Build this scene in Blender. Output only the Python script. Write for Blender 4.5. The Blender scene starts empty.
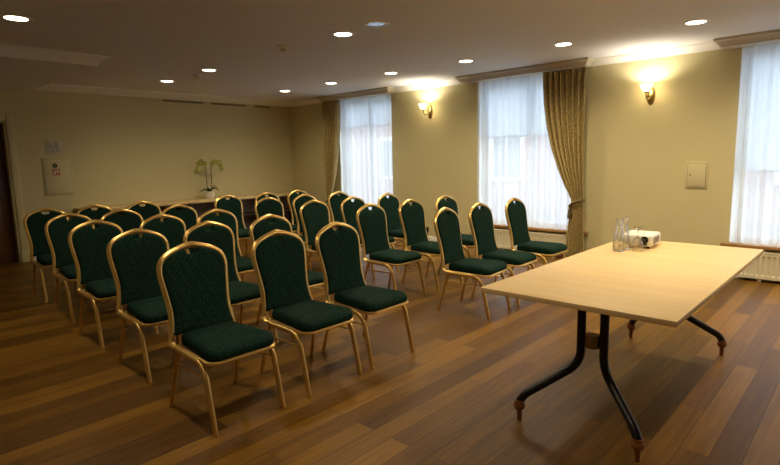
import bpy, bmesh, math, random
from mathutils import Vector, Matrix, Euler
random.seed(7)
PI = math.pi
S = bpy.context.scene
C = S.collection

# ------------------------------------------------------------------ helpers
def link(name, bm, mat, parent=None, smooth=True, sharp=35):
    bmesh.ops.recalc_face_normals(bm, faces=bm.faces[:])
    me = bpy.data.meshes.new(name)
    bm.to_mesh(me); bm.free()
    if smooth:
        me.polygons.foreach_set('use_smooth', [True] * len(me.polygons))
        me.set_sharp_from_angle(angle=math.radians(sharp))
    mats = mat if isinstance(mat, (list, tuple)) else [mat]
    for m in mats:
        me.materials.append(m)
    o = bpy.data.objects.new(name, me)
    C.objects.link(o)
    if parent: o.parent = parent
    return o

def tag(o, label=None, cat=None, group=None, kind=None):
    if label: o['label'] = label
    if cat: o['category'] = cat
    if group: o['group'] = group
    if kind: o['kind'] = kind
    return o

def thing(name, label, cat, loc=(0, 0, 0), rz=0.0, group=None, kind=None):
    o = bpy.data.objects.new(name, None); C.objects.link(o)
    o.empty_display_size = 0.1
    o.location = loc; o.rotation_euler = (0, 0, rz)
    return tag(o, label, cat, group, kind)

def copy_tree(o, parent=None):
    c = o.copy(); C.objects.link(c)
    if parent is not None: c.parent = parent
    for ch in list(o.children):
        copy_tree(ch, c)
    return c

def B():
    return bmesh.new()

def add_box(bm, lo, hi, bevel=0.0, seg=2, mi=0):
    t = bmesh.new()
    bmesh.ops.create_cube(t, size=1.0)
    for v in t.verts:
        v.co = Vector([lo[i] + (v.co[i] + .5) * (hi[i] - lo[i]) for i in range(3)])
    if bevel > 0:
        bmesh.ops.bevel(t, geom=t.edges[:], offset=bevel, segments=seg, profile=.5, affect='EDGES')
    merge(bm, t, mi)

def merge(bm, t, mi=0, M=None):
    vs = {}
    for v in t.verts:
        vs[v] = bm.verts.new(M @ v.co if M else v.co)
    for f in t.faces:
        try:
            g = bm.faces.new([vs[v] for v in f.verts]); g.material_index = mi
        except ValueError:
            pass
    t.free()

def loft(bm, rings, closed=True, cap0=True, cap1=True, mi=0):
    R = [[bm.verts.new(p) for p in r] for r in rings]
    n = len(R[0])
    for a, b in zip(R[:-1], R[1:]):
        for i in range(n if closed else n - 1):
            j = (i + 1) % n
            f = bm.faces.new([a[i], a[j], b[j], b[i]]); f.material_index = mi
    if cap0:
        bm.faces.new(list(reversed(R[0]))).material_index = mi
    if cap1:
        bm.faces.new(R[-1]).material_index = mi
    return R

def add_lathe(bm, prof, cx=0, cy=0, cz=0, n=24, mi=0, M=None):
    rings = []
    for r, z in prof:
        ring = [Vector((r * math.cos(2 * PI * i / n), r * math.sin(2 * PI * i / n), z)) for i in range(n)]
        if M: ring = [M @ p for p in ring]
        rings.append([p + Vector((cx, cy, cz)) for p in ring])
    loft(bm, rings, True, prof[0][0] > 1e-6, prof[-1][0] > 1e-6, mi)

def smooth_path(pts, sub=6):
    P = [Vector(p) for p in pts]
    out = []
    for i in range(len(P) - 1):
        p0 = P[max(i - 1, 0)]; p1 = P[i]; p2 = P[i + 1]; p3 = P[min(i + 2, len(P) - 1)]
        for k in range(sub):
            t = k / sub
            out.append(.5 * ((2 * p1) + (p2 - p0) * t + (2 * p0 - 5 * p1 + 4 * p2 - p3) * t * t + (3 * p1 - p0 - 3 * p2 + p3) * t ** 3))
    out.append(P[-1])
    return out

def fillet(pts, r, seg=6):
    """polyline with rounded corners"""
    P = [Vector(p) for p in pts]
    out = [P[0]]
    for i in range(1, len(P) - 1):
        a = (P[i - 1] - P[i]); b = (P[i + 1] - P[i])
        ri = r[i] if isinstance(r, (list, tuple)) else r
        d = min(ri, a.length * .48, b.length * .48)
        A = P[i] + a.normalized() * d; E = P[i] + b.normalized() * d
        for k in range(seg + 1):
            t = k / seg
            out.append(A * (1 - t) ** 2 + P[i] * 2 * t * (1 - t) + E * t * t)
    out.append(P[-1])
    return out

def sweep(bm, path, sec, ref, mi=0):
    """sec: list of (u,v); u along ref x tangent, v along ref"""
    P = [Vector(p) for p in path]
    ref = Vector(ref)
    rings = []
    for i, p in enumerate(P):
        t = (P[min(i + 1, len(P) - 1)] - P[max(i - 1, 0)]).normalized()
        v = (ref - t * ref.dot(t)).normalized()
        u = v.cross(t)
        rings.append([p + u * a + v * b for a, b in sec])
    loft(bm, rings, mi=mi)

def circ(r, n=12, ry=None):
    ry = r if ry is None else ry
    return [(r * math.cos(2 * PI * i / n), ry * math.sin(2 * PI * i / n)) for i in range(n)]

def extrude_profile(bm, prof, p0, p1, out_dir, mi=0):
    """prof: list of (d,z): d along out_dir; from p0 to p1 (z ignored)"""
    o = Vector(out_dir)
    rings = []
    for p in (p0, p1):
        rings.append([Vector((p[0], p[1], 0)) + o * d + Vector((0, 0, z)) for d, z in prof])
    loft(bm, rings, mi=mi)

# ------------------------------------------------------------------ materials
def nt(name):
    m = bpy.data.materials.new(name); m.use_nodes = True
    n = m.node_tree; n.nodes.clear()
    out = n.nodes.new('ShaderNodeOutputMaterial')
    return m, n, out

def N(n, t, **kw):
    x = n.nodes.new(t)
    for k, v in kw.items():
        if k in x.inputs.keys() and not hasattr(x, k): x.inputs[k].default_value = v
        else: setattr(x, k, v)
    return x

def pbr(name, col, rough=.5, metal=0.0, spec=.5, noise=0.0, nscale=20.0, bump=0.0, bscale=200.0, emit=None, estr=0.0, coat=0.0, trans=0.0, ior=1.45):
    m, n, out = nt(name)
    b = n.nodes.new('ShaderNodeBsdfPrincipled')
    b.inputs['Roughness'].default_value = rough
    b.inputs['Metallic'].default_value = metal
    b.inputs['Specular IOR Level'].default_value = spec
    b.inputs['IOR'].default_value = ior
    b.inputs['Coat Weight'].default_value = coat
    b.inputs['Transmission Weight'].default_value = trans
    tc = n.nodes.new('ShaderNodeTexCoord')
    if noise > 0:
        t = n.nodes.new('ShaderNodeTexNoise'); t.inputs['Scale'].default_value = nscale; t.inputs['Detail'].default_value = 4
        n.links.new(tc.outputs['Object'], t.inputs['Vector'])
        r = n.nodes.new('ShaderNodeMapRange')
        r.inputs['To Min'].default_value = 1 - noise; r.inputs['To Max'].default_value = 1 + noise
        n.links.new(t.outputs['Fac'], r.inputs['Value'])
        mx = n.nodes.new('ShaderNodeMix'); mx.data_type = 'RGBA'; mx.blend_type = 'MULTIPLY'; mx.inputs['Factor'].default_value = 1
        mx.inputs['A'].default_value = (*col, 1)
        n.links.new(r.outputs['Result'], mx.inputs['B'])
        n.links.new(mx.outputs['Result'], b.inputs['Base Color'])
    else:
        b.inputs['Base Color'].default_value = (*col, 1)
    if bump > 0:
        t2 = n.nodes.new('ShaderNodeTexNoise'); t2.inputs['Scale'].default_value = bscale; t2.inputs['Detail'].default_value = 3
        n.links.new(tc.outputs['Object'], t2.inputs['Vector'])
        bp = n.nodes.new('ShaderNodeBump'); bp.inputs['Strength'].default_value = bump; bp.inputs['Distance'].default_value = .002
        n.links.new(t2.outputs['Fac'], bp.inputs['Height']); n.links.new(bp.outputs['Normal'], b.inputs['Normal'])
    if emit:
        b.inputs['Emission Color'].default_value = (*emit, 1); b.inputs['Emission Strength'].default_value = estr
    n.links.new(b.outputs['BSDF'], out.inputs['Surface'])
    return m

def mat_floor():
    m, n, out = nt('oak_floor_planks')
    L = n.links.new
    tc = n.nodes.new('ShaderNodeTexCoord')
    mp = n.nodes.new('ShaderNodeMapping'); mp.inputs['Rotation'].default_value = (0, 0, PI / 2)
    L(tc.outputs['Object'], mp.inputs['Vector'])
    br = n.nodes.new('ShaderNodeTexBrick')
    br.offset = .37; br.offset_frequency = 2; br.squash = 1.0
    br.inputs['Scale'].default_value = 1.0
    br.inputs['Brick Width'].default_value = 1.35
    br.inputs['Row Height'].default_value = .125
    br.inputs['Mortar Size'].default_value = .002
    br.inputs['Mortar Smooth'].default_value = .3
    br.inputs['Bias'].default_value = 0
    br.inputs['Color1'].default_value = (0, 0, 0, 1); br.inputs['Color2'].default_value = (1, 1, 1, 1)
    br.inputs['Mortar'].default_value = (.5, .5, .5, 1)
    L(mp.outputs['Vector'], br.inputs['Vector'])
    # grain stretched along plank, shifted per plank
    sc = n.nodes.new('ShaderNodeMapping'); sc.inputs['Scale'].default_value = (1.3, 26, 1)
    L(mp.outputs['Vector'], sc.inputs['Vector'])
    addv = n.nodes.new('ShaderNodeVectorMath'); addv.operation = 'ADD'
    mulv = n.nodes.new('ShaderNodeVectorMath'); mulv.operation = 'MULTIPLY'; mulv.inputs[1].default_value = (37, 11, 53)
    L(br.outputs['Color'], mulv.inputs[0]); L(sc.outputs['Vector'], addv.inputs[0]); L(mulv.outputs['Vector'], addv.inputs[1])
    g = n.nodes.new('ShaderNodeTexNoise'); g.inputs['Scale'].default_value = 1.6; g.inputs['Detail'].default_value = 6; g.inputs['Roughness'].default_value = .6
    L(addv.outputs['Vector'], g.inputs['Vector'])
    mixf = n.nodes.new('ShaderNodeMath'); mixf.operation = 'MULTIPLY_ADD'; mixf.inputs[1].default_value = .40
    s2 = n.nodes.new('ShaderNodeMath'); s2.operation = 'MULTIPLY'; s2.inputs[1].default_value = .72
    L(g.outputs['Fac'], s2.inputs[0])
    L(br.outputs['Color'], mixf.inputs[0]); L(s2.outputs['Value'], mixf.inputs[2])
    cr = n.nodes.new('ShaderNodeValToRGB')
    e = cr.color_ramp.elements
    e[0].position = .12; e[0].color = FLOOR_DARK
    e[1].position = .85; e[1].color = FLOOR_LIGHT
    x = cr.color_ramp.elements.new(.5); x.color = FLOOR_MID
    L(mixf.outputs['Value'], cr.inputs['Fac'])
    mo = n.nodes.new('ShaderNodeMix'); mo.data_type = 'RGBA'
    mo.inputs['B'].default_value = (.03, .018, .008, 1)
    L(br.outputs['Fac'], mo.inputs['Factor']); L(cr.outputs['Color'], mo.inputs['A'])
    b = n.nodes.new('ShaderNodeBsdfPrincipled')
    L(mo.outputs['Result'], b.inputs['Base Color'])
    rr = n.nodes.new('ShaderNodeMapRange'); rr.inputs['To Min'].default_value = .33; rr.inputs['To Max'].default_value = .5
    L(g.outputs['Fac'], rr.inputs['Value']); L(rr.outputs['Result'], b.inputs['Roughness'])
    b.inputs['Specular IOR Level'].default_value = .22
    bp = n.nodes.new('ShaderNodeBump'); bp.inputs['Strength'].default_value = .25; bp.inputs['Distance'].default_value = .0015
    inv = n.nodes.new('ShaderNodeMath'); inv.operation = 'SUBTRACT'; inv.inputs[0].default_value = 1
    L(br.outputs['Fac'], inv.inputs[1]); L(inv.outputs['Value'], bp.inputs['Height']); L(bp.outputs['Normal'], b.inputs['Normal'])
    L(b.outputs['BSDF'], out.inputs['Surface'])
    return m

def mat_wood(name, dark, light, rough=.35, axis=1, scale=1.0, spec=.45):
    m, n, out = nt(name); L = n.links.new
    tc = n.nodes.new('ShaderNodeTexCoord')
    mp = n.nodes.new('ShaderNodeMapping')
    s = [14 * scale] * 3; s[axis] = .9 * scale
    mp.inputs['Scale'].default_value = s
    L(tc.outputs['Object'], mp.inputs['Vector'])
    g = n.nodes.new('ShaderNodeTexNoise'); g.inputs['Scale'].default_value = 1.5; g.inputs['Detail'].default_value = 7; g.inputs['Distortion'].default_value = .4
    L(mp.outputs['Vector'], g.inputs['Vector'])
    cr = n.nodes.new('ShaderNodeValToRGB')
    cr.color_ramp.elements[0].position = .3; cr.color_ramp.elements[0].color = (*dark, 1)
    cr.color_ramp.elements[1].position = .72; cr.color_ramp.elements[1].color = (*light, 1)
    L(g.outputs['Fac'], cr.inputs['Fac'])
    b = n.nodes.new('ShaderNodeBsdfPrincipled'); b.inputs['Roughness'].default_value = rough
    b.inputs['Specular IOR Level'].default_value = spec
    L(cr.outputs['Color'], b.inputs['Base Color']); L(b.outputs['BSDF'], out.inputs['Surface'])
    return m

def mat_fabric():
    m, n, out = nt('green_dotted_upholstery'); L = n.links.new
    tc = n.nodes.new('ShaderNodeTexCoord')
    mp = n.nodes.new('ShaderNodeMapping'); mp.inputs['Rotation'].default_value = (.6, .35, .78)
    L(tc.outputs['Object'], mp.inputs['Vector'])
    v = n.nodes.new('ShaderNodeTexVoronoi'); v.inputs['Scale'].default_value = 62; v.inputs['Randomness'].default_value = .35
    L(mp.outputs['Vector'], v.inputs['Vector'])
    r = n.nodes.new('ShaderNodeMapRange'); r.inputs['From Min'].default_value = .2; r.inputs['From Max'].default_value = .3
    r.inputs['To Min'].default_value = 1; r.inputs['To Max'].default_value = 0
    L(v.outputs['Distance'], r.inputs['Value'])
    mx = n.nodes.new('ShaderNodeMix'); mx.data_type = 'RGBA'
    mx.inputs['A'].default_value = (.005, .0215, .0155, 1); mx.inputs['B'].default_value = (.040, .067, .034, 1)
    L(r.outputs['Result'], mx.inputs['Factor'])
    b = n.nodes.new('ShaderNodeBsdfPrincipled'); b.inputs['Roughness'].default_value = .9
    b.inputs['Specular IOR Level'].default_value = .08
    L(mx.outputs['Result'], b.inputs['Base Color']); L(b.outputs['BSDF'], out.inputs['Surface'])
    return m

def mat_drape():
    m, n, out = nt('olive_gold_brocade'); L = n.links.new
    tc = n.nodes.new('ShaderNodeTexCoord')
    mp = n.nodes.new('ShaderNodeMapping'); mp.inputs['Scale'].default_value = (34, 34, 16)
    L(tc.outputs['UV'], mp.inputs['Vector'])
    mp.inputs['Scale'].default_value = (34, 120, 1)
    t = n.nodes.new('ShaderNodeTexNoise'); t.inputs['Scale'].default_value = 1.0; t.inputs['Detail'].default_value = 3
    L(mp.outputs['Vector'], t.inputs['Vector'])
    cr = n.nodes.new('ShaderNodeValToRGB')
    cr.color_ramp.elements[0].position = .40; cr.color_ramp.elements[0].color = (.30, .215, .075, 1)
    cr.color_ramp.elements[1].position = .60; cr.color_ramp.elements[1].color = (.50, .385, .15, 1)
    L(t.outputs['Fac'], cr.inputs['Fac'])
    b = n.nodes.new('ShaderNodeBsdfPrincipled'); b.inputs['Roughness'].default_value = .6
    b.inputs['Sheen Weight'].default_value = .15
    L(cr.outputs['Color'], b.inputs['Base Color']); L(b.outputs['BSDF'], out.inputs['Surface'])
    return m

def mat_sheer(name, see, col=(.93, .95, .97), dif=.3):
    m, n, out = nt(name); L = n.links.new
    tr = n.nodes.new('ShaderNodeBsdfTransparent')
    tl = n.nodes.new('ShaderNodeBsdfTranslucent'); tl.inputs['Color'].default_value = (*col, 1)
    df = n.nodes.new('ShaderNodeBsdfDiffuse'); df.inputs['Color'].default_value = (*col, 1)
    m1 = n.nodes.new('ShaderNodeMixShader'); m1.inputs['Fac'].default_value = dif
    L(tl.outputs[0], m1.inputs[1]); L(df.outputs[0], m1.inputs[2])
    m2 = n.nodes.new('ShaderNodeMixShader'); m2.inputs['Fac'].default_value = 1 - see
    L(tr.outputs[0], m2.inputs[1]); L(m1.outputs[0], m2.inputs[2])
    L(m2.outputs[0], out.inputs['Surface'])
    return m

def mat_thin_glass(name, tint=(.97, .985, .98), ior=1.45):
    m, n, out = nt(name); L = n.links.new
    tr = n.nodes.new('ShaderNodeBsdfTransparent'); tr.inputs['Color'].default_value = (*tint, 1)
    gl = n.nodes.new('ShaderNodeBsdfGlossy'); gl.inputs['Roughness'].default_value = .02
    fr = n.nodes.new('ShaderNodeFresnel'); fr.inputs['IOR'].default_value = ior
    m2 = n.nodes.new('ShaderNodeMixShader')
    ge = n.nodes.new('ShaderNodeNewGeometry'); iv = n.nodes.new('ShaderNodeMath'); iv.operation = 'SUBTRACT'; iv.inputs[0].default_value = 1
    L(ge.outputs['Backfacing'], iv.inputs[1])
    ml = n.nodes.new('ShaderNodeMath'); ml.operation = 'MULTIPLY'; L(fr.outputs[0], ml.inputs[0]); L(iv.outputs[0], ml.inputs[1])
    L(ml.outputs[0], m2.inputs['Fac']); L(tr.outputs[0], m2.inputs[1]); L(gl.outputs[0], m2.inputs[2])
    L(m2.outputs[0], out.inputs['Surface'])
    return m

def mat_glass():
    m, n, out = nt('clear_drinking_glass')
    g = n.nodes.new('ShaderNodeBsdfGlass'); g.inputs['Roughness'].default_value = .0; g.inputs['IOR'].default_value = 1.48; g.inputs['Color'].default_value = (.985, .99, .985, 1)
    tr = n.nodes.new('ShaderNodeBsdfTransparent'); mx = n.nodes.new('ShaderNodeMixShader'); mx.inputs['Fac'].default_value = .45
    n.links.new(g.outputs[0], mx.inputs[1]); n.links.new(tr.outputs[0], mx.inputs[2]); n.links.new(mx.outputs[0], out.inputs['Surface'])
    return m

def mat_shade():
    m, n, out = nt('frosted_lamp_glass'); L = n.links.new
    tl = n.nodes.new('ShaderNodeBsdfTranslucent'); tl.inputs['Color'].default_value = (.9, .82, .62, 1)
    df = n.nodes.new('ShaderNodeBsdfDiffuse'); df.inputs['Color'].default_value = (.9, .86, .75, 1)
    m1 = n.nodes.new('ShaderNodeMixShader'); m1.inputs['Fac'].default_value = .5
    em = n.nodes.new('ShaderNodeEmission'); em.inputs['Color'].default_value = (1, .86, .58, 1); em.inputs['Strength'].default_value = SHADE_E
    ad = n.nodes.new('ShaderNodeAddShader')
    L(tl.outputs[0], m1.inputs[1]); L(df.outputs[0], m1.inputs[2])
    L(m1.outputs[0], ad.inputs[0]); L(em.outputs[0], ad.inputs[1]); L(ad.outputs[0], out.inputs['Surface'])
    return m

def mat_emit(name, col, s):
    m, n, out = nt(name)
    e = n.nodes.new('ShaderNodeEmission'); e.inputs['Color'].default_value = (*col, 1); e.inputs['Strength'].default_value = s
    n.links.new(e.outputs[0], out.inputs['Surface'])
    return m

# ------------------------------------------------------------------ tunables
WORLD_S = 5.4
WORLD_C = (.74, .87, 1.0)
SCONCE_W = 17.0
SHADE_E = 14.0
DOWN_E = 16.0
DOWN_W = 30.0
FLOOR_DARK = (.036, .014, .0018, 1); FLOOR_MID = (.115, .050, .0045, 1); FLOOR_LIGHT = (.24, .115, .012, 1)

M = {}
M['floor'] = mat_floor()
M['wall'] = pbr('cream_wall_paint', (.61, .54, .30), .75, noise=.03, nscale=3, bump=.05, bscale=120)
M['ceiling'] = pbr('white_ceiling_paint', (.77, .755, .735), .85, noise=.015, nscale=2)
M['crown'] = pbr('white_crown_paint', (.90, .87, .78), .6)  # lighter than the ceiling so the colour carries extra light on the crowns
M['pelmet'] = pbr('shaded_pelmet_paint', (.60, .54, .42), .6)  # darker than the crowns: weaker sconce light there put into the colour
M['white'] = pbr('white_gloss_paint', (.78, .76, .70), .4)
M['radiator'] = pbr('cream_radiator_enamel', (.72, .66, .50), .4)
M['pvc'] = pbr('white_window_plastic', (.80, .82, .84), .35)
M['door'] = mat_wood('dark_brown_door_wood', (.075, .030, .009), (.14, .060, .02), .4, axis=2)
M['sill'] = mat_wood('orange_wood_sill', (.30, .15, .05), (.42, .23, .085), .35, axis=0)
M['gold'] = pbr('satin_gold_metal', (.73, .48, .165), .30, metal=.85, noise=.06, nscale=30)
M['fabric'] = mat_fabric()
M['birch'] = mat_wood('pale_birch_laminate', (.69, .48, .215), (.77, .56, .27), .5, axis=0, scale=.8)
M['birch_edge'] = pbr('birch_edge_band', (.74, .53, .27), .4)
M['black_metal'] = pbr('black_powder_coat', (.008, .008, .009), .35, spec=.4)
M['bronze'] = pbr('bronze_bracket_metal', (.30, .21, .10), .4, metal=.7)
M['foot_wood'] = mat_wood('red_brown_turned_wood', (.20, .07, .025), (.30, .115, .04), .4, axis=2)
M['drape'] = mat_drape()
M['sheer'] = mat_sheer('white_sheer_voile', .30)
M['blind'] = mat_sheer('pale_grey_roller_fabric', .3, (.80, .85, .90), .15)
M['pane'] = mat_thin_glass('clear_window_glass')
M['glass'] = mat_glass()
M['brass'] = pbr('antique_brass', (.50, .36, .13), .3, metal=.9)
M['shade'] = mat_shade()
M['lamp'] = mat_emit('warm_downlight_glow', (1, .88, .66), DOWN_E)
M['ring'] = pbr('white_downlight_trim', (.82, .80, .74), .4)
M['unlit'] = pbr('unlit_downlight_glass', (.30, .36, .46), .15, metal=.5)
M['projector'] = pbr('white_projector_plastic', (.82, .79, .74), .4)
M['dark'] = pbr('black_plastic', (.012, .012, .012), .4)
M['lens'] = pbr('dark_projector_lens', (.01, .012, .018), .08, coat=1)
M['vent_dark'] = pbr('dark_vent_slot', (.05, .04, .025), .7)
M['side_top'] = mat_wood('oak_sideboard_top', (.64, .46, .21), (.74, .55, .28), .45, axis=1)
M['side_dark'] = pbr('dark_brown_sideboard_wood', (.035, .016, .010), .45, noise=.1)
M['side_grey'] = pbr('grey_sideboard_back', (.30, .25, .23), .6)
M['pot'] = pbr('white_glazed_pot', (.75, .72, .63), .3)
M['leaf'] = pbr('dark_green_orchid_leaf', (.02, .04, .012), .45)
M['stem'] = pbr('brown_green_orchid_stem', (.05, .045, .015), .5)
M['petal'] = pbr('yellow_green_orchid_petal', (.44, .43, .10), .5)
M['soil'] = pbr('brown_potting_bark', (.05, .03, .015), .9)
M['panel'] = pbr('cream_panel_paint', (.62, .56, .33), .85, spec=.15)
M['panel_gap'] = pbr('dark_panel_gap', (.22, .17, .09), .8)
M['paper'] = pbr('grey_printed_paper', (.56, .52, .40), .6)
M['ink'] = pbr('pale_grey_ink', (.36, .34, .31), .7)
M['black_sign'] = pbr('black_sticker', (.012, .012, .014), .4)
M['red_sign'] = pbr('red_sticker', (.42, .05, .03), .4)
M['sign_white'] = pbr('sticker_white', (.62, .58, .50), .5)
M['facade'] = pbr('pink_render_facade', (.40, .29, .28), .8, noise=.05, nscale=1)
M['facade_trim'] = pbr('white_facade_trim', (.75, .75, .75), .7)
M['facade_glass'] = pbr('pale_facade_glass', (.22, .24, .27), .2)
M['paving'] = pbr('grey_paving', (.25, .25, .26), .8, noise=.1, nscale=5)
M['cord'] = pbr('dark_gold_cord', (.10, .065, .02), .7)

# ------------------------------------------------------------------ room dimensions
H = 2.615
XB = -9.34            # far short wall
XR = 3.6              # wall beyond the right edge of the view
YN = -1.6             # wall behind the camera
YW = 6.95             # window wall, room face
WT = 0.34             # its thickness
ZC = 2.535            # crown underside
WIN = [(-7.78, -6.40), (-4.59, -2.98), (-1.22, .22), (2.05, 3.35)]
ZS, ZT = .385, 2.50   # opening bottom and top

def struct(name, bm, m, parent=None, smooth=True):
    o = link(name, bm, m, parent, smooth)
    if parent is None: o['kind'] = 'structure'
    return o

bm = B(); add_box(bm, (XB - .3, YN - .3, -.12), (XR + .3, YW + WT, 0)); struct('floor', bm, M['floor'], smooth=False)
bm = B(); add_box(bm, (XB - .3, YN - .3, H), (XR + .3, YW + WT, H + .15)); struct('ceiling', bm, M['ceiling'], smooth=False)

bm = B()
xs = [XB - .3] + [v for w in WIN for v in w] + [XR + .3]
for i in range(0, len(xs), 2):
    add_box(bm, (xs[i], YW, 0), (xs[i + 1], YW + WT, H))
for a, b in WIN:
    add_box(bm, (a, YW, 0), (b, YW + WT, ZS)); add_box(bm, (a, YW, ZT), (b, YW + WT, H))
struct('wall_window_side', bm, M['wall'], smooth=False)

# far short wall with a door opening
DY0, DY1, DZ = 1.0, 1.925, 2.08
bm = B()
add_box(bm, (XB - .3, YN - .3, 0), (XB, DY0, H)); add_box(bm, (XB - .3, DY1, 0), (XB, YW, H)); add_box(bm, (XB - .3, DY0, DZ), (XB, DY1, H))
struct('wall_far', bm, M['wall'], smooth=False)
bm = B(); add_box(bm, (XR, YN - .3, 0), (XR + .3, YW, H)); struct('wall_right', bm, M['wall'], smooth=False)
bm = B(); add_box(bm, (XB, YN - .3, 0), (XR, YN, H)); struct('wall_near', bm, M['wall'], smooth=False)

bm = B(); add_box(bm, (XB - .5, DY0 - .3, -.12), (XB - .3, DY1 + .3, H)); struct('door_light_blocker', bm, M['wall'], smooth=False)  # unseen slab added behind the door to stop outside light leaking in
# door
d = thing('door_1', 'dark brown wooden door at the end of the far wall', 'door', (XB, (DY0 + DY1) / 2, 0), 0, None, 'structure')
bm = B(); w = (DY1 - DY0) / 2
add_box(bm, (-.16, -w + .03, .005), (-.115, w - .03, DZ - .03), .004)
for za, zb in ((.18, .95), (1.12, 1.95)):
    add_box(bm, (-.117, -w + .16, za), (-.107, w - .16, zb), .004)
link('door_leaf', bm, M['door'], d)
bm = B()
for s in (-1, 1):
    add_box(bm, (-.22, s * w - .03 if s > 0 else -w, 0), (-.0, w if s > 0 else -w + .03, DZ))
    a, b = (w, w + .095) if s > 0 else (-w - .095, -w)
    add_box(bm, (0, a, 0), (.018, b, DZ + .09), .004)
    add_box(bm, (0, a - .004, 0), (.026, b + .012, .16), .004)
add_box(bm, (-.22, -w, DZ - .03), (0, w, DZ)); add_box(bm, (0, -w, DZ), (.018, w, DZ + .09), .004)
link('door_frame', bm, M['panel'], d)
bm = B()
add_lathe(bm, [(.0, 0), (.025, 0), (.025, .008), (.009, .012), (.009, .05), (0, .05)], M=Matrix.Rotation(PI / 2, 4, 'Y'), n=16)
sweep(bm, [(.045, 0, 0), (.05, .06, 0), (.048, .12, 0)], circ(.009), (0, 0, 1))
for v in bm.verts: v.co += Vector((-.115, -w + .1, 1.02))
link('door_handle', bm, M['bronze'], d)

# crown mouldings
CP = [(0, ZC), (.012, ZC), (.016, ZC + .012), (.028, ZC + .018), (.04, ZC + .04), (.066, ZC + .058), (.072, ZC + .066), (.085, ZC + .069), (.085, H + .01), (0, H + .01)]
CPF = [(0, ZC), (.02, ZC), (.03, ZC + .008), (.08, ZC + .02), (.16, ZC + .035), (.24, ZC + .055), (.26, ZC + .062), (.29, ZC + .066), (.29, H + .01), (0, H + .01)]
PEL = [(-8.06, -6.30), (-4.80, -2.87), (-1.40, .50), (1.85, 3.55)]
bm = B()
segs = [XB] + [v for p in PEL for v in p] + [XR]
for i in range(0, len(segs), 2):
    if segs[i + 1] - segs[i] > .02:
        extrude_profile(bm, CP, (segs[i], YW), (segs[i + 1], YW), (0, -1, 0))
struct('trim_1', bm, M['crown'])
ZSF = 2.515
SX, SY = -6.56, 2.25      # dropped soffit corner
bm = B(); extrude_profile(bm, CPF, (XB, SY), (XB, YW - .0), (1, 0, 0)); struct('trim_2', bm, M['crown'])
bm = B(); add_box(bm, (XB, YN, ZSF), (SX, SY, H + .01)); struct('ceiling_soffit', bm, M['ceiling'], smooth=False)
bm = B()
prof = [(0, ZSF), (.012, ZSF), (.016, ZSF + .015), (.022, ZSF + .02), (.04, ZSF + .045), (.075, ZSF + .068), (.095, ZSF + .078), (.10, ZSF + .085), (.135, ZSF + .09), (.135, H + .01), (0, H + .01)]
rings = []
rings.append([Vector((SX + dd, YN, z)) for dd, z in prof])
rings.append([Vector((SX + dd, SY + dd, z)) for dd, z in prof])
rings.append([Vector((XB, SY + dd, z)) for dd, z in prof])
loft(bm, rings); struct('trim_3', bm, M['crown'])
# pelmets with crown front over each window
YP = 6.75
for k, (a, b) in enumerate(PEL):
    bm = B()
    rings = []
    zp = [(0, 2.526), (.0, 2.540), (.010, 2.542), (.016, 2.552), (.035, 2.574), (.045, 2.585), (.055, 2.588), (.055, H + .01)]
    for dd, z in zp:
        rings.append([Vector((a - dd, YW + .01, z)), Vector((a - dd, YP - dd, z)), Vector((b + dd, YP - dd, z)), Vector((b + dd, YW + .01, z))])
    loft(bm, rings); struct('trim_%d' % (4 + k), bm, M['pelmet'])
# baseboards
BP = [(0, 0), (.016, 0), (.016, .075), (.010, .09), (0, .092)]
bm = B(); extrude_profile(bm, BP, (XB, YW), (XR, YW), (0, -1, 0)); struct('baseboard_window_side', bm, M['white'])
bm = B(); extrude_profile(bm, BP, (XB, DY1 + .118), (XB, YW - .02), (1, 0, 0)); struct('baseboard_far', bm, M['white'])
bm = B(); extrude_profile(bm, BP, (XR, YN), (XR, YW - .02), (-1, 0, 0)); struct('baseboard_right', bm, M['white'])
bm = B(); extrude_profile(bm, BP, (XB, YN), (XR - .02, YN), (0, 1, 0)); struct('baseboard_near', bm, M['white'])

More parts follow.
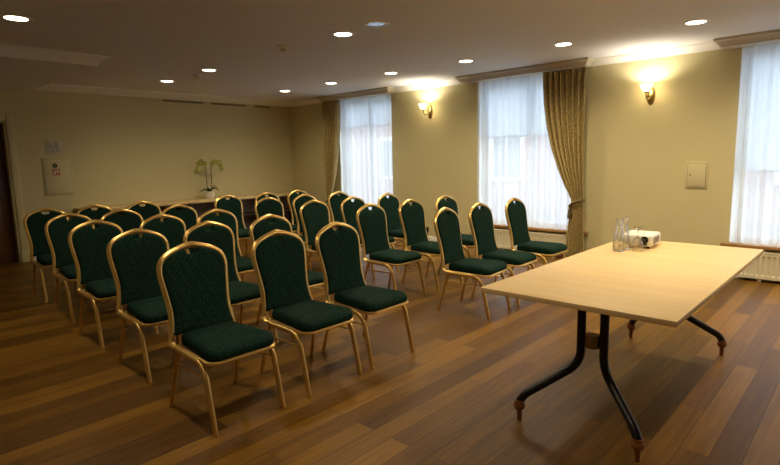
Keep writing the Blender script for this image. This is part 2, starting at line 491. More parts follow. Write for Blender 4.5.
# ------------------------------------------------------------------ windows, blinds, sheers, radiators
wn = ['beside the far corner', 'in the middle of the wall', 'behind the table', 'beyond the radiator']
for k, (a, b) in enumerate(WIN):
    cx = (a + b) / 2; hw = (b - a) / 2
    w = thing('window_%d' % (k + 1), None, None, (cx, YW, 0), 0, None, 'structure')
    bm = B(); y0, y1 = .17, .24; t = .065
    add_box(bm, (-hw, y0, ZS), (-hw + t, y1, ZT), .006); add_box(bm, (hw - t, y0, ZS), (hw, y1, ZT), .006)
    add_box(bm, (-hw + t, y0, ZS), (hw - t, y1, ZS + t), .006); add_box(bm, (-hw + t, y0, ZT - t), (hw - t, y1, ZT), .006)
    add_box(bm, (-.045, y0, ZS + t), (.045, y1, ZT - t), .006)
    link('window_frame', bm, M['pvc'], w)
    bm = B(); add_box(bm, (-hw + t - .01, .20, ZS + t - .01), (hw - t + .01, .206, ZT - t + .01)); link('pane', bm, M['pane'], w, smooth=False)
    bm = B(); add_box(bm, (-hw - [.13, .06, .08, .13][k], -.085, ZS - .03), (hw + .13, 0.0, ZS + .008), .008)
    add_box(bm, (-hw, 0, ZS - .02), (hw, y0, ZS + .008))
    link('window_sill', bm, M['sill'], w)
    bm = B()
    add_box(bm, (-hw, .002, ZS + .008), (-hw + .006, y0, ZT)); add_box(bm, (hw - .006, .002, ZS + .008), (hw, y0, ZT)); add_box(bm, (-hw + .006, .002, ZT - .006), (hw - .006, y0, ZT))
    link('reveal', bm, M['white'], w, smooth=False)
    # roller blind
    zb = [2.03, 1.71, 1.2, 1.7][k]
    if k < 3:
        r = thing('roller_blind', 'pale roller blind %s' % ['a third down in the window beside the far corner', 'over the upper part of the middle window', 'halfway down the window behind the table end'][k], 'blind', (cx, YW, 0), 0, 'roller blinds behind the sheers')
        bm = B(); add_box(bm, (-hw + .02, .145, zb), (hw - .02, .147, ZT - .03)); link('blind_fabric', bm, M['blind'], r, smooth=False)
        bm = B(); add_box(bm, (-hw + .02, .139, zb - .022), (hw - .02, .153, zb), .004); link('bottom_rail', bm, M['pvc'], r)
        bm = B(); sweep(bm, [(-hw + .01, .145, ZT - .03), (hw - .01, .145, ZT - .03)], circ(.022), (0, 0, 1)); link('roller', bm, M['pvc'], r)

def sheer(name_pos, x0, x1, y, ztop, zbot, waves, seed, label):
    rnd = random.Random(seed)
    ph = [rnd.uniform(0, 6.28) for _ in range(4)]
    bm = B(); n = 150; rows = [ztop, ztop - .07, ztop - .5, ztop - 1.1, zbot + .3, zbot]
    uvl = None
    V = []
    for j, z in enumerate(rows):
        row = []
        for i in range(n + 1):
            u = i / n
            amp = .022 if j > 1 else .012
            s = math.sin(u * waves * 2 * PI + ph[0] + .8 * math.sin(u * 9 + ph[1]) + .12 * j * math.sin(u * 5 + ph[3])) + .5 * math.sin(u * waves * 1.63 * 2 * PI + ph[2])
            row.append(bm.verts.new((x0 + (x1 - x0) * u, y + amp * s, z)))
        V.append(row)
    for j in range(len(rows) - 1):
        for i in range(n):
            bm.faces.new([V[j][i], V[j][i + 1], V[j + 1][i + 1], V[j + 1][i]])
    o = link('sheer_curtain', bm, M['sheer'])
    tag(o, label, 'curtain', 'white sheer curtains at the windows')
    return o

YS = 6.90
sheer('a', -7.66, -6.38, YS, 2.518, .40, 13, 1, 'white sheer curtain at the window nearest the far corner, beside a straight dark drape')
sheer('b', -4.58, -3.00, YS, 2.518, .40, 17, 2, 'white sheer curtain over the middle window, partly under the tied-back drape')
sheer('c', -1.225, .45, YS, 2.518, .405, 17, 3, 'white sheer curtain behind the far end of the table, above the orange wood sill')

# drapes
def drape(xl_fn, xr_fn, y0, folds, seed, label):
    rnd = random.Random(seed)
    bm = B(); n = 96; rows = 44
    z0, z1 = 2.52, .015
    uvl = bm.loops.layers.uv.new('UVMap')
    ph = [rnd.uniform(0, 6.28) for _ in range(3)]
    V = []
    for j in range(rows + 1):
        v = j / rows; z = z0 + (z1 - z0) * v
        a, b = xl_fn(z), xr_fn(z); wdt = b - a
        tie = math.exp(-((z - ZTIE) / .10) ** 2)
        amp = .055 * min(1, wdt / .35) * (1 - .35 * tie) * (1 if v > .03 else .6)
        row = []
        for i in range(n + 1):
            u = i / n
            s = math.sin(u * folds * 2 * PI + ph[0] + .7 * math.sin(3.3 * u + ph[1])) + .35 * math.sin(u * folds * 4 * PI + ph[2])
            row.append((bm.verts.new((a + wdt * u, y0 + amp * s * .72, z)), u, v))
        V.append(row)
    for j in range(rows):
        for i in range(n):
            q = [V[j][i], V[j][i + 1], V[j + 1][i + 1], V[j + 1][i]]
            f = bm.faces.new([t[0] for t in q])
            for lp, t in zip(f.loops, q): lp[uvl].uv = (t[1], t[2])
    root = thing('drape', label, 'curtain', (0, 0, 0), 0, 'olive gold drapes tied back')
    o = link('drape_fabric', bm, M['drape'], root, sharp=180)
    md = o.modifiers.new('solid', 'SOLIDIFY'); md.thickness = .004; md.offset = 0
    return root

def interp(tab):
    def f(z):
        for (za, xa), (zb, xb_) in zip(tab[:-1], tab[1:]):
            if za >= z >= zb:
                t = (za - z) / (za - zb)
                return xa + (xb_ - xa) * t
        return tab[-1][1] if z < tab[-1][0] else tab[0][1]
    return f
ZTIE = .80
YD = 6.795
dl = interp([(2.51, -3.47), (2.1, -3.44), (1.8, -3.395), (1.5, -3.32), (1.2, -3.21), (1.0, -3.12), (.86, -3.045), (.78, -3.02), (.7, -3.03), (.4, -3.075), (0, -3.10)])
dr = interp([(2.51, -2.87), (1.5, -2.87), (.9, -2.865), (.78, -2.87), (.6, -2.86), (0, -2.83)])
r2 = drape(dl, dr, YD, 7, 5, 'olive gold patterned drape tied back with a cord at the middle window')
ZTIE = .62
dl1 = interp([(2.51, -8.08), (1.6, -8.07), (.9, -8.045), (.62, -8.03), (0, -8.06)])
dr1 = interp([(2.51, -7.60), (2.0, -7.63), (1.5, -7.70), (1.1, -7.79), (.8, -7.875), (.62, -7.90), (.4, -7.88), (0, -7.85)])
r1 = drape(dl1, dr1, YD, 6, 8, 'dark olive drape at the window nearest the far corner, tied back low')
def tieband(root, xl, xr, z, tassel):
    bm = B()
    cx = (xl + xr) / 2; rx = (xr - xl) / 2 + .015; pts = []
    for i in range(25):
        t = 2 * PI * i / 24
        pts.append((cx + rx * math.cos(t), YD + .052 * math.sin(t), z + .03 * math.cos(t)))
    sweep(bm, pts, circ(.014, 8), (0, 0, 1)); link('tieback_cord', bm, M['cord'], root)
    if tassel:
        bm = B()
        add_lathe(bm, [(0, .0), (.02, -.005), (.026, -.03), (.016, -.05), (.024, -.07), (.034, -.15), (.03, -.19), (0, -.19)], xl - .015, YD - .02, z - .03, 14)
        link('tassel', bm, M['cord'], root)
tieband(r2, -3.02, -2.87, .79, True)
tieband(r1, -8.03, -7.90, .62, False)

def radiator(x0, x1, z0, z1, label):
    cx = (x0 + x1) / 2; hw = (x1 - x0) / 2
    r = thing('radiator', label, 'radiator', (cx, YW - .075, 0), 0, 'cream panel radiators under the windows')
    bm = B()
    n = int((x1 - x0) / .05); st = (2 * hw - .04) / n
    # fluted front panel
    prof = [(-hw, -.045)]
    for i in range(n):
        c = -hw + .02 + st * (i + .5)
        prof += [(c - st * .32, -.045), (c - st * .2, -.034), (c + st * .2, -.034), (c + st * .32, -.045)]
    prof.append((hw, -.045))
    rings = []
    for z, flat in ((z0, 1), (z0 + .035, 1), (z0 + .045, 0), (z1 - .045, 0), (z1 - .035, 1), (z1 - .012, 1)):
        ring = [Vector((x, -.045 if flat else y, z)) for x, y in prof] + [Vector((hw, .035, z)), Vector((-hw, .035, z))]
        rings.append(ring)
    loft(bm, rings); link('panel', bm, M['radiator'], r)
    bm = B()
    add_box(bm, (-hw - .004, -.049, z1 - .012), (hw + .004, -.040, z1 + .004), .002); add_box(bm, (-hw - .004, .030, z1 - .012), (hw + .004, .037, z1 + .004), .002)
    m_ = int(2 * hw / .03)
    for i in range(m_ + 1):
        x = -hw + 2 * hw * i / m_
        add_box(bm, (x - .006, -.041, z1 - .010), (x + .006, .031, z1 + .002))
    link('top_grille', bm, M['radiator'], r, smooth=False)
    for s in (-1, 1):
        bm = B(); add_box(bm, (s * hw - .002 + (.0 if s > 0 else -.004), -.046, z0 + .02), (s * hw + (.006 if s > 0 else .002), .036, z1 - .02), .002); link('side_panel', bm, M['radiator'], r)
    for s in (-.7, .7):
        bm = B()
        add_box(bm, (s * hw - .02, .035, z0 + .06), (s * hw + .02, .072, z1 - .05))
        link('wall_bracket', bm, M['radiator'], r, smooth=False)
        bm = B(); add_box(bm, (s * hw - .02, -.03, 0.0), (s * hw + .02, .03, z0 + .01))
        link('foot', bm, M['radiator'], r, smooth=False)
radiator(-4.28, -3.12, .05, .325, 'cream panel radiator under the middle window, behind the chairs')
radiator(-1.12, .30, .035, .325, 'cream panel radiator behind the table end, under the orange wood sill')
radiator(-7.6, -6.5, .05, .325, 'cream panel radiator under the window nearest the far corner')

# ------------------------------------------------------------------ chairs
def back_x(z): return -.32 + (.955 - z) * .20
HALF = [(.40, .200), (.47, .188), (.55, .179), (.62, .183), (.70, .193), (.77, .202), (.825, .200), (.865, .180), (.892, .143), (.912, .095), (.927, .045), (.936, 0)]
def arch_path():
    L = [(-y, z) for z, y in HALF]; R = [(y, z) for z, y in reversed(HALF[:-1])]
    return smooth_path([(back_x(z), y, z) for y, z in L + R], 4)
RIB = []
for i in range(20):
    t = 2 * PI * i / 20
    c, s = math.cos(t), math.sin(t)
    r = 1.0 + .10 * math.cos(4 * t)
    RIB.append((.0185 * c * r, .014 * s * r))

def make_chair():
    root = thing('banquet_chair', 'green banquet chair', 'chair')
    # back frame
    bm = B(); p = arch_path()
    low = lambda s: [Vector((-.165, s * .203, .378)), Vector((-.197, s * .203, .388))]
    path = low(-1) + p + list(reversed(low(1)))
    sweep(bm, path, RIB, (-.98, 0, -.196)); link('back_frame', bm, M['gold'], root)
    # back pad with the hand slot below the crown
    outline = []
    ins = .006
    pts = [(y - ins, z - .002) for z, y in HALF[:-3]]
    pts[0] = (pts[0][0], .435)
    right = smooth_path([(0, y, z) for y, z in pts], 3)
    right = [(v.y, v.z) for v in right]
    top = [(.09, .908), (.052, .918), (.044, .912), (.040, .894), (.028, .884), (0, .882)]
    half = right + top
    outline = half + [(-y, z) for y, z in reversed(half[:-1])]
    cz, T = .67, .024
    bm = B()
    prev = []
    ss = [(1.0, 0.0), (.985, .55), (.95, .82), (.86, .97), (.6, 1.0), (.3, 1.0)]
    rings = []
    for s, dpt in reversed(ss):
        rings.append((s, -dpt * T))
    for s, dpt in ss[1:]:
        rings.append((s, dpt * T))
    rr = []
    for s, off in rings:
        ring = []
        for y, z in outline:
            yy = y * s; zz = cz + (z - cz) * s
            ring.append(Vector((back_x(zz) + off * .98 + .003, yy, zz + off * .19)))
        rr.append(ring)
    loft(bm, rr); link('backrest', bm, M['fabric'], root, sharp=180)
    # seat cushion
    def rr_outline(x0, x1, hb, hf, rb, rf, n=7):
        o = []
        def corner(cx, cy, r, a0):
            for i in range(n + 1):
                a = a0 + (PI / 2) * i / n
                o.append((cx + r * math.cos(a), cy + r * math.sin(a)))
        corner(x1 - rf, hf - rf, rf, 0); corner(x0 + rb, hb - rb, rb, PI / 2)
        corner(x0 + rb, -hb + rb, rb, PI); corner(x1 - rf, -hf + rf, rf, 1.5 * PI)
        return o
    O = rr_outline(-.185, .255, .168, .205, .03, .06)
    bm = B(); rings = []
    for s, z in ((.955, .388), (.99, .394), (1.0, .405), (1.0, .428), (.985, .441), (.95, .452), (.86, .459), (.6, .465), (.3, .467)):
        rings.append([Vector((.028 + (x - .028) * s, y * s, z - .012 * max(0, (x - .18)) / .08 * (z > .43))) for x, y in O])
    loft(bm, rings); link('seat', bm, M['fabric'], root, sharp=180)
    # seat frame
    bm = B()
    loop = [(x * .985, y * .985, .381) for x, y in rr_outline(-.19, .258, .19, .208, .03, .06)]
    loop.append(loop[0])
    sweep(bm, loop, circ(.011, 8), (0, 0, 1)); link('seat_frame', bm, M['gold'], root)
    # legs
    for s in (-1, 1):
        bm = B()
        pth = fillet([(-.165, s * .203, .378), (-.12, s * .207, .374), (.178, s * .211, .372), (.262, s * .214, .0)], [0, .03, .10, 0], 8)
        sweep(bm, pth, circ(.0165, 12, .0150), (0, 1, 0)); link('leg', bm, M['gold'], root)
        bm = B()
        pth = fillet([(-.135, s * .190, .378), (-.165, s * .192, .34), (-.262, s * .214, .0)], .03)
        sweep(bm, pth, circ(.0125, 12), (0, 1, 0)); link('leg', bm, M['gold'], root)
        bm = B()
        sweep(bm, [(-.183, s * .196, .283), (.192, s * .213, .298)], circ(.0065, 8), (0, 1, 0)); link('stretcher', bm, M['gold'], root)
    return root

CH = [
 (-3.0422, [1.475, 2.097, 2.640, 4.045, 4.607, 5.305]),
 (-3.9966, [1.535, 2.098, 2.690, 3.958, 4.617, 5.290]),
 (-4.9609, [1.570, 2.150, 2.705, 3.968, 4.606, 5.265]),
 (-5.9277, [1.645, 2.137, 2.770, 3.985, 4.590, 5.222]),
 (-6.8987, [1.685, 2.195, 2.760, 3.963, 4.620, 5.215])]
rown = ['front row', 'second row', 'third row', 'fourth row', 'rearmost row']
coln = ['door-side block, seat farthest from the aisle', 'door-side block, middle seat', 'door-side block, seat beside the aisle',
        'window-side block, seat beside the aisle', 'window-side block, middle seat', 'window-side block, seat nearest the windows']
chair0 = make_chair()
for i, (x, ys) in enumerate(CH):
    for j, y in enumerate(ys):
        c = chair0 if (i == 0 and j == 0) else copy_tree(chair0)
        rz = random.uniform(-.012, .012) + {(0, 3): .11, (0, 4): .03}.get((i, j), 0)
        c.location = (x + .32, y, 0); c.rotation_euler = (0, 0, rz)
        tag(c, 'green gold-framed chair, %s, %s' % (rown[i], coln[j]), 'chair', 'green banquet chairs in rows facing the table')

# ------------------------------------------------------------------ table
TX, TY, TW, TL = -1.0445, 3.365, .9477, 2.10
t = thing('conference_table', 'long pale birch folding table on black splayed legs with turned wooden feet', 'table', (TX, TY, 0))
bm = B(); add_box(bm, (-TW / 2, -TL / 2, .714), (TW / 2, TL / 2, .74), .002, 2)
o = link('tabletop', bm, [M['birch'], M['birch_edge']], t)
for f in o.data.polygons:
    if abs(f.normal.z) < .5: f.material_index = 1
for sy in (-1, 1):
    for sx in (-1, 1):
        bm = B()
        yi, yo = sy * .665 - .055, sy * .867 - .055
        pth = fillet([(sx * .060, yi, .714), (sx * .060, yi, .325), (sx * .285, yo - sy * .015, .148), (sx * .306, yo, .105)], [0, .075, .03, 0], 8)
        sweep(bm, pth, circ(.0225, 14), (0, 1, .01)); lg = link('leg', bm, M['black_metal'], t)
        bm = B()
        add_lathe(bm, [(0, .0), (.0125, .0), (.0145, .056), (.018, .062), (.026, .068), (.030, .078), (.030, .090), (.025, .102), (.026, .106), (.026, .116), (0, .116)], sx * .306, yo, 0, 20)
        link('wooden_foot', bm, M['foot_wood'], lg)
    bm = B()
    add_lathe(bm, [(0, .425), (.034, .425), (.038, .43), (.038, .49), (.034, .495), (0, .495)], 0, sy * .665 - .055, 0, 20)
    link('leg_bracket', bm, M['bronze'], t)
bm = B()
add_box(bm, (-.10, -.80, .694), (-.06, .80, .714)); add_box(bm, (.06, -.80, .694), (.10, .80, .714))
for sy in (-1, 1): add_box(bm, (-.30, sy * .665 - .085, .700), (.30, sy * .665 - .025, .714))
link('underframe', bm, M['black_metal'], t, smooth=False)

# things on the table
ZT_ = .74
def carafe(x, y, label):
    bm = B()
    outer = [(0, .0), (.036, .0), (.040, .006), (.0405, .02), (.038, .08), (.032, .13), (.021, .17), (.0185, .185), (.020, .20), (.027, .222), (.0275, .226)]
    inner = [(.0255, .224), (.018, .20), (.0165, .185), (.019, .17), (.030, .13), (.036, .08), (.038, .022), (.034, .014), (0, .012)]
    add_lathe(bm, outer + inner, n=28)
    o = link('glass_carafe', bm, M['glass']); o.location = (x, y, ZT_)
    tag(o, label, 'carafe', 'clear glass carafes on the table')
carafe(-1.332, 3.785, 'clear empty glass carafe on the table, the nearer one of two')
carafe(-1.335, 3.895, 'clear empty glass carafe on the table, close against the white projector')
bm = B()
prof = [(.036, .0), (.0385, .03), (.036, .06), (.024, .088), (.006, .100), (.0042, .108), (.004, .150), (.006, .160), (.030, .167), (.033, .170), (0, .172)]
inn = [(0, .097), (.022, .085), (.0345, .06), (.037, .03), (.0348, .0)]
add_lathe(bm, inn + prof, n=28)
o = link('wine_glass', bm, M['glass']); o.location = (-1.232, 3.862, ZT_)
tag(o, 'clear stemmed glass standing upside down in front of the white projector', 'glass')

pj = thing('projector', 'small white video projector lying on the table behind the glass carafes', 'projector', (-1.285, 4.105, ZT_), .06)
bm = B(); add_box(bm, (-.105, -.13, .016), (.105, .13, .098), .012, 3); link('body', bm, M['projector'], pj)
bm = B(); add_lathe(bm, [(0, 0), (.027, 0), (.027, .008), (.021, .008), (.019, .002), (0, .002)], .055, -.128, .064, 20, M=Matrix.Rotation(PI / 2, 4, 'X')); link('lens', bm, M['lens'], pj)
bm = B()
for k in range(7): add_box(bm, (.102, -.085 + k * .024, .03), (.1065, -.073 + k * .024, .078), .001)
link('vent_grille', bm, M['vent_dark'], pj)
bm = B(); add_box(bm, (.03, -.1325, .026), (.075, -.127, .036), .001); link('port_panel', bm, M['dark'], pj)
bm = B(); add_box(bm, (-.06, -.07, .097), (.05, -.03, .101), .002); link('button_panel', bm, M['pot'], pj)
for sx in (-.075, .075):
    for sy in (-.1, .1):
        bm = B(); add_lathe(bm, [(0, 0), (.01, 0), (.01, .018), (0, .018)], sx, sy, 0, 12); link('foot', bm, M['dark'], pj)

# ------------------------------------------------------------------ sideboard and orchid
SBX = XB + .44
sb = thing('sideboard', 'long low open sideboard with pale wooden top along the far wall', 'sideboard', (XB, 4.72, 0))
y0, y1 = -2.02, 2.08
bm = B(); add_box(bm, (.012, y0 - .02, .708), (.50, y1 + .02, .75), .004); link('top', bm, M['side_top'], sb)
bm = B(); add_box(bm, (.018, y0, .05), (.03, y1, .708)); link('back_panel', bm, M['side_grey'], sb, smooth=False)
bm = B(); add_box(bm, (.03, y0, .385), (.42, y1, .415)); link('shelf', bm, M['side_dark'], sb, smooth=False)
for k in range(6):
    yy = y0 + (y1 - y0) * k / 5
    bm = B(); add_box(bm, (.03, max(yy - .015, y0), 0), (.47, min(yy + .015, y1), .708)); link('upright', bm, M['side_dark'], sb, smooth=False)
bm = B(); add_box(bm, (.03, y0, .05), (.42, y1, .08)); link('bottom_panel', bm, M['side_dark'], sb, smooth=False)

def orchid(x, y, z):
    r = thing('orchid', 'yellow-green orchid with two arching stems in a white pot on the sideboard', 'plant', (x, y, z))
    bm = B(); add_lathe(bm, [(0, 0), (.075, 0), (.08, .005), (.092, .12), (.095, .135), (.084, .135), (.078, .115), (0, .115)], n=24); link('pot', bm, M['pot'], r)
    bm = B(); add_lathe(bm, [(0, .112), (.079, .112), (.065, .12), (0, .124)], n=20); link('bark', bm, M['soil'], r)
    def leaf(ang, ln, rise, wd):
        bm = B(); rows = []
        for i in range(9):
            t_ = i / 8
            rad = .01 + ln * t_; zz = .12 + rise * math.sin(t_ * 2.4) - .03 * t_ * t_
            w_ = wd * math.sin(min(1, t_ * 1.25 + .12) * PI * .93) ** .7 if t_ < .99 else .004
            rows.append((rad, zz, w_))
        ca, sa = math.cos(ang), math.sin(ang)
        rings = []
        for rad, zz, w_ in rows:
            ring = [Vector((rad * ca - w_ * sa, rad * sa + w_ * ca, zz + .012)), Vector((rad * ca, rad * sa, zz)), Vector((rad * ca + w_ * sa, rad * sa - w_ * ca, zz + .012)), Vector((rad * ca, rad * sa, zz + .004))]
            rings.append(ring)
        loft(bm, rings); link('leaf', bm, M['leaf'], r)
    for ang, ln, rise, wd in ((1.5, .17, .07, .022), (-1.5, .20, .05, .022), (.6, .15, .09, .024), (-.8, .16, .08, .024), (2.4, .13, .06, .02), (-2.4, .13, .07, .02), (1.15, .14, .12, .02)):
        leaf(ang, ln, rise, wd)
    rnd = random.Random(3)
    for s, top in ((-1, .64), (1, .66)):
        bm = B()
        pts = smooth_path([(0, s * .03, .12), (.01, s * .05, .3), (.01, s * .05, .50), (.012, s * .062, .62), (.015, s * .11, top + .03), (.02, s * .18, top + .01), (.02, s * .23, top - .07), (.02, s * .235, top - .16)], 5)
        sweep(bm, pts, circ(.006, 8), (1, 0, .01)); st = link('flower_stem', bm, M['stem'], r)
        k0 = int(len(pts) * .45)
        for q in range(9):
            p = pts[min(len(pts) - 1, k0 + int(q * (len(pts) - k0) / 8.5))] + Vector((rnd.uniform(-.02, .05), rnd.uniform(-.025, .025), rnd.uniform(-.04, .03)))
            bm = B()
            for a in range(5):
                an = a * 2 * PI / 5 + rnd.uniform(-.3, .3)
                rings = []
                for tt, w_ in ((.0, .004), (.25, .014), (.6, .020), (.85, .014), (1, .002)):
                    rad = .048 * tt
                    dy, dz = math.cos(an), math.sin(an)
                    rings.append([Vector((.012 * math.sin(tt * 2), rad * dy - w_ * dz, rad * dz + w_ * dy)), Vector((.012 * math.sin(tt * 2) + .006, rad * dy, rad * dz)), Vector((.012 * math.sin(tt * 2), rad * dy + w_ * dz, rad * dz - w_ * dy)), Vector((.012 * math.sin(tt * 2) - .003, rad * dy, rad * dz))])
                loft(bm, rings)
            R_ = Euler((rnd.uniform(-.5, .5), rnd.uniform(-.4, .6), rnd.uniform(-.8, .3))).to_matrix().to_4x4()
            bmesh.ops.transform(bm, matrix=Matrix.Translation(p) @ R_, verts=bm.verts[:])
            link('blossom', bm, M['petal'], st)
orchid(XB + .20, 4.90, .75)

# ------------------------------------------------------------------ wall items
def panel_on_far(y0, y1, z0, z1): pass
cab = thing('hydrant_cabinet', 'flat cream wall cabinet with black round and red stickers near the door', 'cabinet', (XB, 2.515, 1.255))
bm = B(); add_box(bm, (.0, -.205, -.29), (.012, .205, .29), .003); link('frame', bm, M['panel'], cab)
bm = B(); add_box(bm, (.010, -.185, -.27), (.0135, .185, .27)); link('gap', bm, M['panel_gap'], cab, smooth=False)
bm = B(); add_box(bm, (.012, -.180, -.265), (.02, .180, .265), .002); dr_ = link('door', bm, M['panel'], cab)
bm = B(); add_lathe(bm, [(0, 0), (.035, 0), (.035, .0015), (0, .0015)], .020, -.035, .165, 24, M=Matrix.Rotation(PI / 2, 4, 'Y')); k_ = link('black_sticker', bm, M['black_sign'], dr_)
bm = B(); add_box(bm, (.0215, -.040, .150), (.0222, -.030, .182)); link('symbol', bm, M['ink'], k_, smooth=False)
bm = B(); add_box(bm, (.020, -.075, .015), (.0212, .025, .115)); rs = link('red_sticker', bm, M['red_sign'], dr_, smooth=False)
bm = B()
add_lathe(bm, [(0, 0), (.012, 0), (.012, .0006), (0, .0006)], .0212, -.045, .092, 14, M=Matrix.Rotation(PI / 2, 4, 'Y'))
add_box(bm, (.0212, -.06, .03), (.0218, -.03, .075)); add_box(bm, (.0212, -.02, .05), (.0218, .012, .10))
link('symbol', bm, M['sign_white'], rs, smooth=False)
bm = B(); add_lathe(bm, [(0, 0), (.008, 0), (.008, .006), (0, .006)], .020, -.150, .02, 12, M=Matrix.Rotation(PI / 2, 4, 'Y')); link('lock', bm, M['bronze'], dr_)

pap = thing('wall_notice', 'grey printed notice on the far wall above the flat cabinet', 'notice', (XB, 2.50, 1.695))
bm = B(); add_box(bm, (0, -.115, -.105), (.008, .115, .105), .002); link('sheet', bm, M['paper'], pap)
bm = B()
for yy, zz, a, b in ((-.06, .02, .03, .03), (.03, .03, .02, .05), (-.05, -.05, .04, .01), (.05, -.05, .03, .012), (-.02, -.02, .01, .04)):
    add_box(bm, (.008, yy - a, zz - b), (.0086, yy + a, zz + b))
link('print', bm, M['ink'], pap, smooth=False)

hp = thing('access_panel', 'small square cream access panel on the plain wall below the sconce', 'panel', (-1.594, YW, 1.152))
bm = B(); add_box(bm, (-.115, -.012, -.155), (.115, 0, .155), .003); link('frame', bm, M['panel'], hp)
bm = B(); add_box(bm, (-.098, -.0135, -.138), (.098, -.010, .138)); link('gap', bm, M['panel_gap'], hp, smooth=False)
bm = B(); add_box(bm, (-.094, -.020, -.134), (.094, -.012, .134), .002); dd_ = link('door', bm, M['panel'], hp)
bm = B(); add_lathe(bm, [(0, 0), (.009, 0), (.009, .006), (0, .006)], -.065, -.020, 0, 12, M=Matrix.Rotation(PI / 2, 4, 'X')); link('lock', bm, M['bronze'], dd_)

sk = thing('wall_socket', 'small dark wall socket above the white baseboard between the windows', 'socket', (-5.633, YW, .205))
bm = B(); add_box(bm, (-.042, -.014, -.042), (.042, 0, .042), .006); link('plate', bm, M['dark'], sk)
bm = B(); add_lathe(bm, [(0, 0), (.022, 0), (.022, .004), (.018, .004), (.018, .001), (0, .001)], 0, -.014, 0, 18, M=Matrix.Rotation(PI / 2, 4, 'X')); link('outlet', bm, M['black_metal'], sk)

for ya, yb, lab in ((4.25, 5.0, 'thin dark vent slot under the far crown moulding, above the orchid'), (5.16, 5.90, 'thin dark vent slot under the far crown moulding, middle of three'), (6.10, 6.46, 'short dark vent slot under the far crown moulding, nearest the corner')):
    v = thing('vent_slot', lab, 'vent', (XB, (ya + yb) / 2, 2.505), 0, 'vent slots under the far crown moulding')
    h_ = (yb - ya) / 2
    bm = B(); add_box(bm, (0, -h_, -.014), (.006, h_, .014), .001); link('slot', bm, M['panel_gap'], v)
    bm = B(); add_box(bm, (.004, -h_ + .01, -.003), (.009, h_ - .01, .001)); link('blade', bm, M['side_dark'], v, smooth=False)

# ------------------------------------------------------------------ sconces
def sconce(x, z, label):
    r = thing('wall_sconce', label, 'wall lamp', (x, YW, z), 0, 'brass wall sconces with glass shades')
    bm = B()
    # boat shaped oval backplate, pointed below
    prof = []
    for i in range(24):
        a = 2 * PI * i / 24
        prof.append((.050 * math.sin(a), .105 * math.cos(a) * (1.0 if math.cos(a) > 0 else 1.1)))
    rings = []
    for s, d_ in ((1, 0), (.97, .010), (.82, .020), (.5, .030), (.2, .034)):
        rings.append([Vector((p[0] * s, -d_, p[1] * s)) for p in prof])
    loft(bm, rings); link('backplate', bm, M['brass'], r)
    bm = B()
    sweep(bm, smooth_path([(0, -.03, -.015), (0, -.07, -.045), (0, -.15, -.055), (0, -.185, -.01), (0, -.185, .025)], 5), circ(.008, 10), (1, 0, 0))
    link('arm', bm, M['brass'], r)
    bm = B(); add_lathe(bm, [(0, -.03), (.008, -.026), (.011, -.015), (.006, -.005), (.008, .01), (.016, .016), (.030, .026), (.030, .032), (0, .032)], 0, -.185, 0, 18); link('cup', bm, M['brass'], r)
    bm = B()
    add_lathe(bm, [(.026, .030), (.036, .048), (.048, .072), (.062, .098), (.071, .108), (.069, .110), (.059, .099), (.045, .073), (.033, .049), (.024, .033)], 0, -.185, 0, 28)
    link('glass_shade', bm, M['shade'], r)
    L_ = bpy.data.lights.new('sconce_bulb', 'POINT'); L_.energy = SCONCE_W; L_.color = (1, .94, .82); L_.shadow_soft_size = .018
    lo = bpy.data.objects.new('sconce_bulb', L_); C.objects.link(lo); lo.parent = r; lo.location = (0, -.185, .075)
sconce(-2.135, 2.105, 'lit brass sconce on the plain wall between the middle window and the table end')
sconce(-5.535, 2.165, 'lit brass sconce on the wall between the two windows behind the chairs')

# ------------------------------------------------------------------ ceiling fixtures
def downlight(x, y, lit, label):
    r = thing('ceiling_downlight', label, 'ceiling light', (x, y, H), 0, 'recessed ceiling downlights')
    bm = B(); add_lathe(bm, [(.082, .0), (.084, -.006), (.112, -.005), (.115, .0)], n=28); link('trim_ring', bm, M['ring'], r)
    bm = B(); add_lathe(bm, [(0, -.0035), (.05, -.0035), (.083, -.002), (.083, 0), (0, 0)], n=28); link('lens', bm, M['lamp'] if lit else M['unlit'], r)
    if lit and DOWN_W > 0:
        L_ = bpy.data.lights.new('downlight_beam', 'SPOT'); L_.energy = DOWN_W * (1.35 if y < 2 else 2.0 if x < -4.5 else 3.9); L_.color = (1, .83, .54); L_.spot_size = math.radians(158); L_.spot_blend = 1.0; L_.shadow_soft_size = .08
        lo = bpy.data.objects.new('downlight_beam', L_); C.objects.link(lo); lo.parent = r; lo.location = (0, 0, -.02)
for i, (x, y, lit, lab) in enumerate([
    (-1.392, 5.713, 1, 'lit round ceiling downlight nearest the access panel wall, first of the window-side line'),
    (-2.676, 5.700, 1, 'lit round ceiling downlight above the tied-back drape'),
    (-3.974, 5.719, 1, 'lit round ceiling downlight in front of the middle window'),
    (-5.224, 5.680, 1, 'lit round ceiling downlight in front of the sconce between the windows'),
    (-6.501, 5.670, 1, 'lit round ceiling downlight in front of the window nearest the far corner'),
    (-7.733, 5.680, 1, 'lit round ceiling downlight last in line toward the far corner'),
    (-3.913, 3.586, 1, 'lit round ceiling downlight close to the unlit one over the aisle'),
    (-6.569, 3.632, 1, 'lit round ceiling downlight beside a small detector, above the rear rows'),
    (-7.820, 3.642, 1, 'lit round ceiling downlight nearest the far wall, in front of the orchid'),
    (-5.249, 1.237, 1, 'lit round ceiling downlight near the dropped soffit on the door side'),
    (-3.428, 3.556, 0, 'unlit bluish ceiling downlight beside a lit one over the aisle')]):
    downlight(x, y, lit, lab)
for x, y in ((-3.97, 1.234), (-2.65, 1.234), (-1.33, 1.234), (-1.40, 3.68), (-.10, 3.68), (-.10, 5.82), (1.25, 5.82)):
    downlight(x, y, 1, 'lit round ceiling downlight over the near part of the room, past the picture edge')
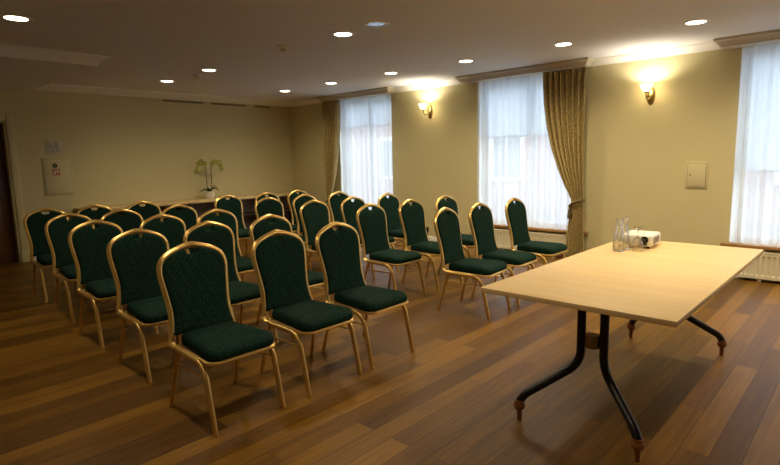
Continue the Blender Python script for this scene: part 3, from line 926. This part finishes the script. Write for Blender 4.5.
for x, y, lab in ((-4.731, 3.479, 'small dark ceiling detector over the middle of the room'), (-7.043, 3.710, 'small dark ceiling detector beside the downlight above the rear rows')):
    r = thing('ceiling_detector', lab, 'detector', (x, y, H), 0, 'small ceiling detectors')
    bm = B(); add_lathe(bm, [(0, 0), (.065, 0), (.065, -.010), (.03, -.018), (0, -.018)], n=20); link('base', bm, M['crown'], r)
    bm = B(); add_lathe(bm, [(0, -.012), (.026, -.016), (.024, -.035), (.034, -.042), (.034, -.052), (0, -.058)], n=16); link('sensor_head', bm, M['panel'], r)

# ------------------------------------------------------------------ outside
bm = B(); add_box(bm, (-40, 7.6, -.9), (30, 40, -.8)); o = link('ground_outside', bm, M['paving'], smooth=False); o['kind'] = 'structure'
bl = thing('building_outside', 'pale pink rendered building seen through the sheer curtains', 'building', (-12, 19, -.8))
bm = B(); add_box(bm, (-14, 0, 0), (16, 6, 7.0)); link('wall', bm, M['facade'], bl, smooth=False)
for q in range(9):
    xw = -12 + q * 3.2
    for zz in (1.3, 4.4):
        bm = B(); add_box(bm, (xw - .75, -.06, zz - .1), (xw + .75, -.0, zz + 1.9)); f_ = link('window', bm, M['facade_trim'], bl, smooth=False)
        bm = B(); add_box(bm, (xw - .6, -.07, zz + .05), (xw - .04, -.05, zz + 1.75)); add_box(bm, (xw + .04, -.07, zz + .05), (xw + .6, -.05, zz + 1.75)); link('pane', bm, M['facade_glass'], f_, smooth=False)

# ------------------------------------------------------------------ world and daylight
Wd = bpy.data.worlds.new('overcast_sky'); S.world = Wd; Wd.use_nodes = True
n = Wd.node_tree; n.nodes.clear()
out = n.nodes.new('ShaderNodeOutputWorld'); bg = n.nodes.new('ShaderNodeBackground')
bg.inputs['Color'].default_value = (*WORLD_C, 1); bg.inputs['Strength'].default_value = WORLD_S
n.links.new(bg.outputs[0], out.inputs[0])
for k, (a, b) in enumerate(WIN):
    L_ = bpy.data.lights.new('window_portal', 'AREA'); L_.shape = 'RECTANGLE'; L_.size = b - a; L_.size_y = ZT - ZS; L_.cycles.is_portal = True
    lo = bpy.data.objects.new('window_portal', L_); C.objects.link(lo)
    lo.location = ((a + b) / 2, YW + WT + .02, (ZS + ZT) / 2); lo.rotation_euler = (-PI / 2, 0, 0)

# ------------------------------------------------------------------ camera
f, yaw, pitch, roll, h = 528.2, -.7518, .1407, -.022, 1.4293
cam = bpy.data.cameras.new('camera'); co = bpy.data.objects.new('camera', cam); C.objects.link(co)
cam.sensor_fit = 'HORIZONTAL'; cam.sensor_width = 36; cam.lens = f / 780 * 36; cam.clip_start = .05; cam.clip_end = 200
sy, cy = math.sin(yaw), math.cos(yaw)
f0 = Vector((sy, cy, 0)); r0 = Vector((cy, -sy, 0)); u0 = Vector((0, 0, 1))
fw = f0 * math.cos(pitch) - u0 * math.sin(pitch); up = u0 * math.cos(pitch) + f0 * math.sin(pitch)
r = r0 * math.cos(roll) + up * math.sin(roll); u = up * math.cos(roll) - r0 * math.sin(roll)
co.matrix_world = Matrix(((r.x, u.x, -fw.x, 0), (r.y, u.y, -fw.y, 0), (r.z, u.z, -fw.z, h), (0, 0, 0, 1)))
S.camera = co

S.view_settings.view_transform = 'Standard'; S.view_settings.look = 'None'
S.view_settings.exposure = 0.0; S.view_settings.gamma = 1.0; S.view_settings.use_curve_mapping = False
S.cycles.use_denoising = True
S.cycles.max_bounces = 12; S.cycles.diffuse_bounces = 6; S.cycles.transparent_max_bounces = 24; S.cycles.transmission_bounces = 8
S.cycles.sample_clamp_indirect = 6.0
S.cycles.caustics_reflective = False; S.cycles.caustics_refractive = True; S.cycles.blur_glossy = 1.0
